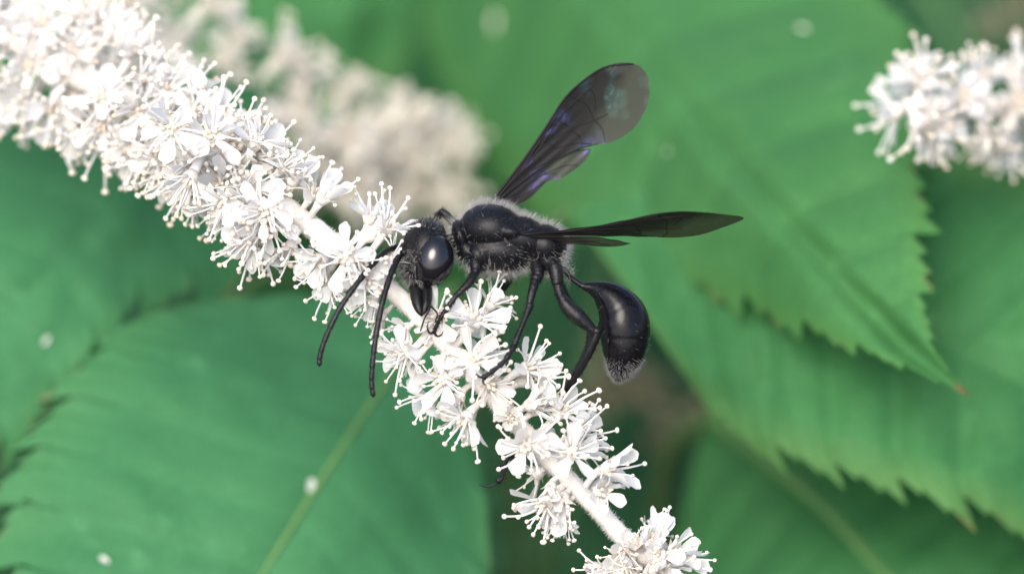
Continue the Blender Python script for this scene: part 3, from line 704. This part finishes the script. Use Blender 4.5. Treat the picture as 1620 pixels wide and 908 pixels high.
# wings
LEAD = [(0, -4), (40, -12), (90, -24), (135, -37), (175, -51), (204, -58), (235, -58), (265, -54), (285, -47), (300, -37), (309, -27), (314, -15), (315, -4)]
TRAIL = [(0, 5), (40, 5), (90, 9), (140, 19), (172, 30), (186, 37), (200, 46), (220, 52), (250, 52), (280, 41), (298, 27), (309, 12), (314, 2), (315, -4)]
HLEAD = [(0, 3), (40, 2), (90, 2), (130, 8), (160, 24), (172, 33)]
HTRAIL = [(0, 8), (22, 24), (45, 31), (70, 30), (85, 29), (100, 37), (126, 42), (150, 42), (164, 38), (172, 34)]
def wing(root, U, V, lead, trail, span, veins, base_d, flip=1, camber=6, thin=0.0):
    U = Vector(U).normalized(); V = Vector(V); V = (V-U*V.dot(U)).normalized(); Nn = U.cross(V)
    root = Vector(root)
    def P(u, v):
        h = camber*math.sin(math.pi*min(1, max(0, u/318)))*(1-(v/60)**2) + 0.7*math.sin(v*0.42+u*0.015)*math.exp(-(u-110)**2/12000) - 10*(u/318)**2
        return root + U*u + V*v + Nn*(flip*(h+base_d))
    mb = MB(); uvs = []; NU, NV = 72, 18
    for i in range(NU+1):
        u = span*(1-(1-i/NU)**2)
        a, b_ = table(lead, u), table(trail, u)
        if b_ < a: b_ = a
        for j in range(NV+1):
            v = lerp(a, b_, j/NV); mb.v.append(P(u, v)); uvs.append((u/318, (v+58)/110 + thin))
    for i in range(NU):
        for j in range(NV):
            a = i*(NV+1)+j; mb.f.append((a, a+1, a+NV+2, a+NV+1))
    me = mb.mesh('wing', M['wing'], conv=wconv); ul = me.uv_layers.new(name='UVMap')
    for lp in me.loops: ul.data[lp.index].uv = uvs[lp.vertex_index]
    o = link('wing', me, wasp)
    for pts, r in veins:
        c = catmull(pts, max(6, len(pts)*5)); n = len(c)
        mb = MB(); mb.tube([P(*q) for q in c], [r*(1-0.45*k/(n-1)) for k in range(n)], 6)
        to_mesh_obj('vein', mb, 'vein', o)
    return o
def edge(tab, u0, u1, n=9, ins=0.8): return [(lerp(u0, u1, k/(n-1)), table(tab, lerp(u0, u1, k/(n-1)))+ins) for k in range(n)]
FV = [(edge(LEAD, 0, 308), 2.6), (edge(LEAD, 4, 200, ins=5), 2.2), (edge(TRAIL, 0, 186, ins=-0.6), 1.6),
      ([(0, 0), (60, -8), (105, -17), (150, -30)], 1.7), ([(60, -8), (110, -4), (150, 8), (178, 30)], 1.3), ([(105, -17), (140, -14), (170, -8), (205, 4), (228, 10)], 1.2),
      ([(150, -30), (175, -38), (200, -40), (232, -42), (252, -52)], 1.3), ([(200, -50), (204, -38), (210, -22), (205, 4)], 1.1), ([(232, -42), (228, -25), (216, -8)], 1.0),
      ([(160, -32), (165, -20), (170, -8)], 1.0), ([(125, -14), (128, -6), (128, 1)], 1.1), ([(165, -8), (170, 8), (165, 22)], 1.1), ([(205, 4), (206, 22), (196, 42)], 1.0), ([(0, 3), (50, 1), (90, 4), (130, 16)], 1.3)]
HV = [(edge(HLEAD, 0, 170), 1.2), ([(0, 6), (45, 12), (85, 16), (120, 26), (140, 40)], 1.0), ([(0, 7), (30, 18), (60, 24), (82, 28)], 0.9), ([(85, 16), (100, 24), (104, 36)], 0.8)]
fu, fvv = (0.768, -0.64, 0.12), (0.64, 0.768, 0.18)
wing((782, 318, 40), fu, fvv, LEAD, TRAIL, 315, FV, 0)
wing((784, 320, 43), fu, fvv, HLEAD, HTRAIL, 172, HV, 3, thin=0.45)
nu, nvv = (0.985, -0.040, -0.11), (0.02, 0.36, 0.93)
wing((820, 371, -46), (1.0, -0.035, -0.10), nvv, [(u*1.14, v*(1-0.45*sstep(230, 315, u))) for u, v in LEAD], [(u*1.14, v*(1-0.45*sstep(230, 315, u))) for u, v in TRAIL], 359, [([(u*1.14, v) for u, v in p], r) for p, r in FV[1:]], 0, flip=-1, camber=4)
wing((824, 371, -45), (1.0, -0.005, -0.10), (0.02, 0.44, 0.90), HLEAD, HTRAIL, 172, HV, 1, flip=-1, camber=4, thin=0.5)

# hair: pale pile on thorax, face and abdomen tip; darker short hair on the crown
def hairs(name, mt, n, weight, length, rad, seed, kind='stuff'):
    rn = random.Random(seed); mb = MB(); cnt = 0
    areas = []; acc = 0
    for t in raw_tris:
        a, b_, c_ = (raw[i] for i in t); acc += (b_-a).cross(c_-a).length; areas.append(acc)
    import bisect
    tries = 0
    while cnt < n and tries < n*60:
        tries += 1
        t = raw_tris[bisect.bisect(areas, rn.random()*acc) % len(raw_tris)]
        a, b_, c_ = (raw[i] for i in t); nn = (b_-a).cross(c_-a)
        if nn.length == 0: continue
        nn.normalize(); u, v = rn.random(), rn.random()
        if u+v > 1: u, v = 1-u, 1-v
        p = a+(b_-a)*u+(c_-a)*v
        wgt = weight(p)
        if rn.random() > wgt: continue
        l = length(p)*rn.uniform(0.5, 1.2)
        dr = (nn*1.0 + Vector((rn.gauss(0.35, 0.25), rn.gauss(0.05, 0.25), rn.gauss(0, 0.25)))).normalized()
        bend = Vector((rn.gauss(0, 0.15), rn.gauss(0.1, 0.15), 0))
        p0 = p-nn*0.6; p1 = p+dr*l*0.5; p2 = p+dr*l+bend*l
        sd = dr.orthogonal().normalized(); s2 = dr.cross(sd)
        o = len(mb.v); r = rad
        for q, rr in ((p0, r), (p1, r*0.8)):
            for k in range(3): mb.v.append(q+(sd*math.cos(k*2.094)+s2*math.sin(k*2.094))*rr)
        mb.v.append(p2)
        for k in range(3):
            mb.f.append((o+k, o+(k+1) % 3, o+3+(k+1) % 3, o+3+k)); mb.f.append((o+3+k, o+3+(k+1) % 3, o+6))
        cnt += 1
    ho = to_mesh_obj(name, mb, mt, wasp); ho['kind'] = kind
def w_pale(p):
    x, y = p.x, p.y
    if 705 < x < 905 and y < 450:
        side = 0.02 if (p.z < -18 and y < 395) else (0.14 if p.z < -25 else 1.0)      # the polished flank and back are barer
        if x < 742 : side *= 0.5
        return side
    if x < 668 and y > 395: return 1.0
    if x < 700 and y < 365: return 0.15
    if x > 930: return 0.0
    return 0.0
hairs('hair', 'hair', 5600, w_pale, lambda p: 8 if p.x > 930 else (11 if p.x < 700 else 17), 0.19, 31)
hairs('abdomen_hair', 'grey_hair', 1100, lambda p: (0.008+0.99*sstep(562, 594, p.y)) if p.x > 930 else 0.0, lambda p: 8, 0.2, 33)
hairs('short_hair', 'dark_hair', 3600, lambda p: 1.0 if p.x < 700 and p.y < 440 else (0.15 if p.x < 930 else 0.0), lambda p: 6, 0.26, 32)

# ------------------------------------------------------------ fallen petals and specks lying on the leaves
dg = bpy.context.evaluated_depsgraph_get(); dg.update()
def on_leaf(px, py):
    o = W(Vector((0, -D, 0))); far = W(L((px, py, 3000))); d = (far-o).normalized(); st = o
    for _ in range(60):
        hit, loc, nn, idx, ob, _m = sc.ray_cast(dg, st, d)
        if not hit: return None
        if ob.name.startswith('blade'):
            if nn.dot(d) > 0: nn = -nn
            return loc, nn
        st = loc + d*1e-5
def fallen(px, py, label, size, mt, k):
    h = on_leaf(px, py)
    if not h: return
    loc, nn = h
    mb = MB(); rn = random.Random(k)
    for i in range(6):
        for j in range(7):
            t = i/5; u = j/3-1; hw = 0.55*math.sqrt(max(0.03, 1-(2*t-1)**2))*(0.7+0.5*t)
            mb.v.append(Vector(((t-0.5)*2, u*hw, 0.25*u*u+0.3*(t-0.5)**2+0.03*rn.random()))*size*S)
    for i in range(5):
        for j in range(6):
            a = i*7+j; mb.f.append((a, a+1, a+8, a+7))
    o = link('fallen_petal', mb.mesh('fallen_petal', M[mt]))
    q = nn.to_track_quat('Z', 'Y') @ Quaternion((0, 0, 1), rn.uniform(0, 6.28))
    o.matrix_world = Matrix.Translation(loc-nn*size*S*0.02) @ q.to_matrix().to_4x4()
    o['label'] = label; o['category'] = 'petal'; o['group'] = 'fallen petals on the leaves'
fallen(490, 768, 'white fallen petal lying on the pale midrib of the broad leaf', 13, 'petal', 1)
fallen(785, 36, 'pinkish white fallen petal near the base of the bright leaf', 16, 'aged', 2)
fallen(1270, 47, 'small beige fallen petal on the bright leaf near the round tipped flower spike', 10, 'aged', 3)
fallen(72, 538, 'small white fallen petal near the toothed edge of the narrower cool green leaf', 9, 'petal', 4)
fallen(165, 886, 'small white fallen petal on the broad leaf away from its midrib', 10, 'petal', 5)
fallen(1057, 240, 'tiny pale fallen petal on the bright leaf beside the wing tip', 6, 'petal', 6)
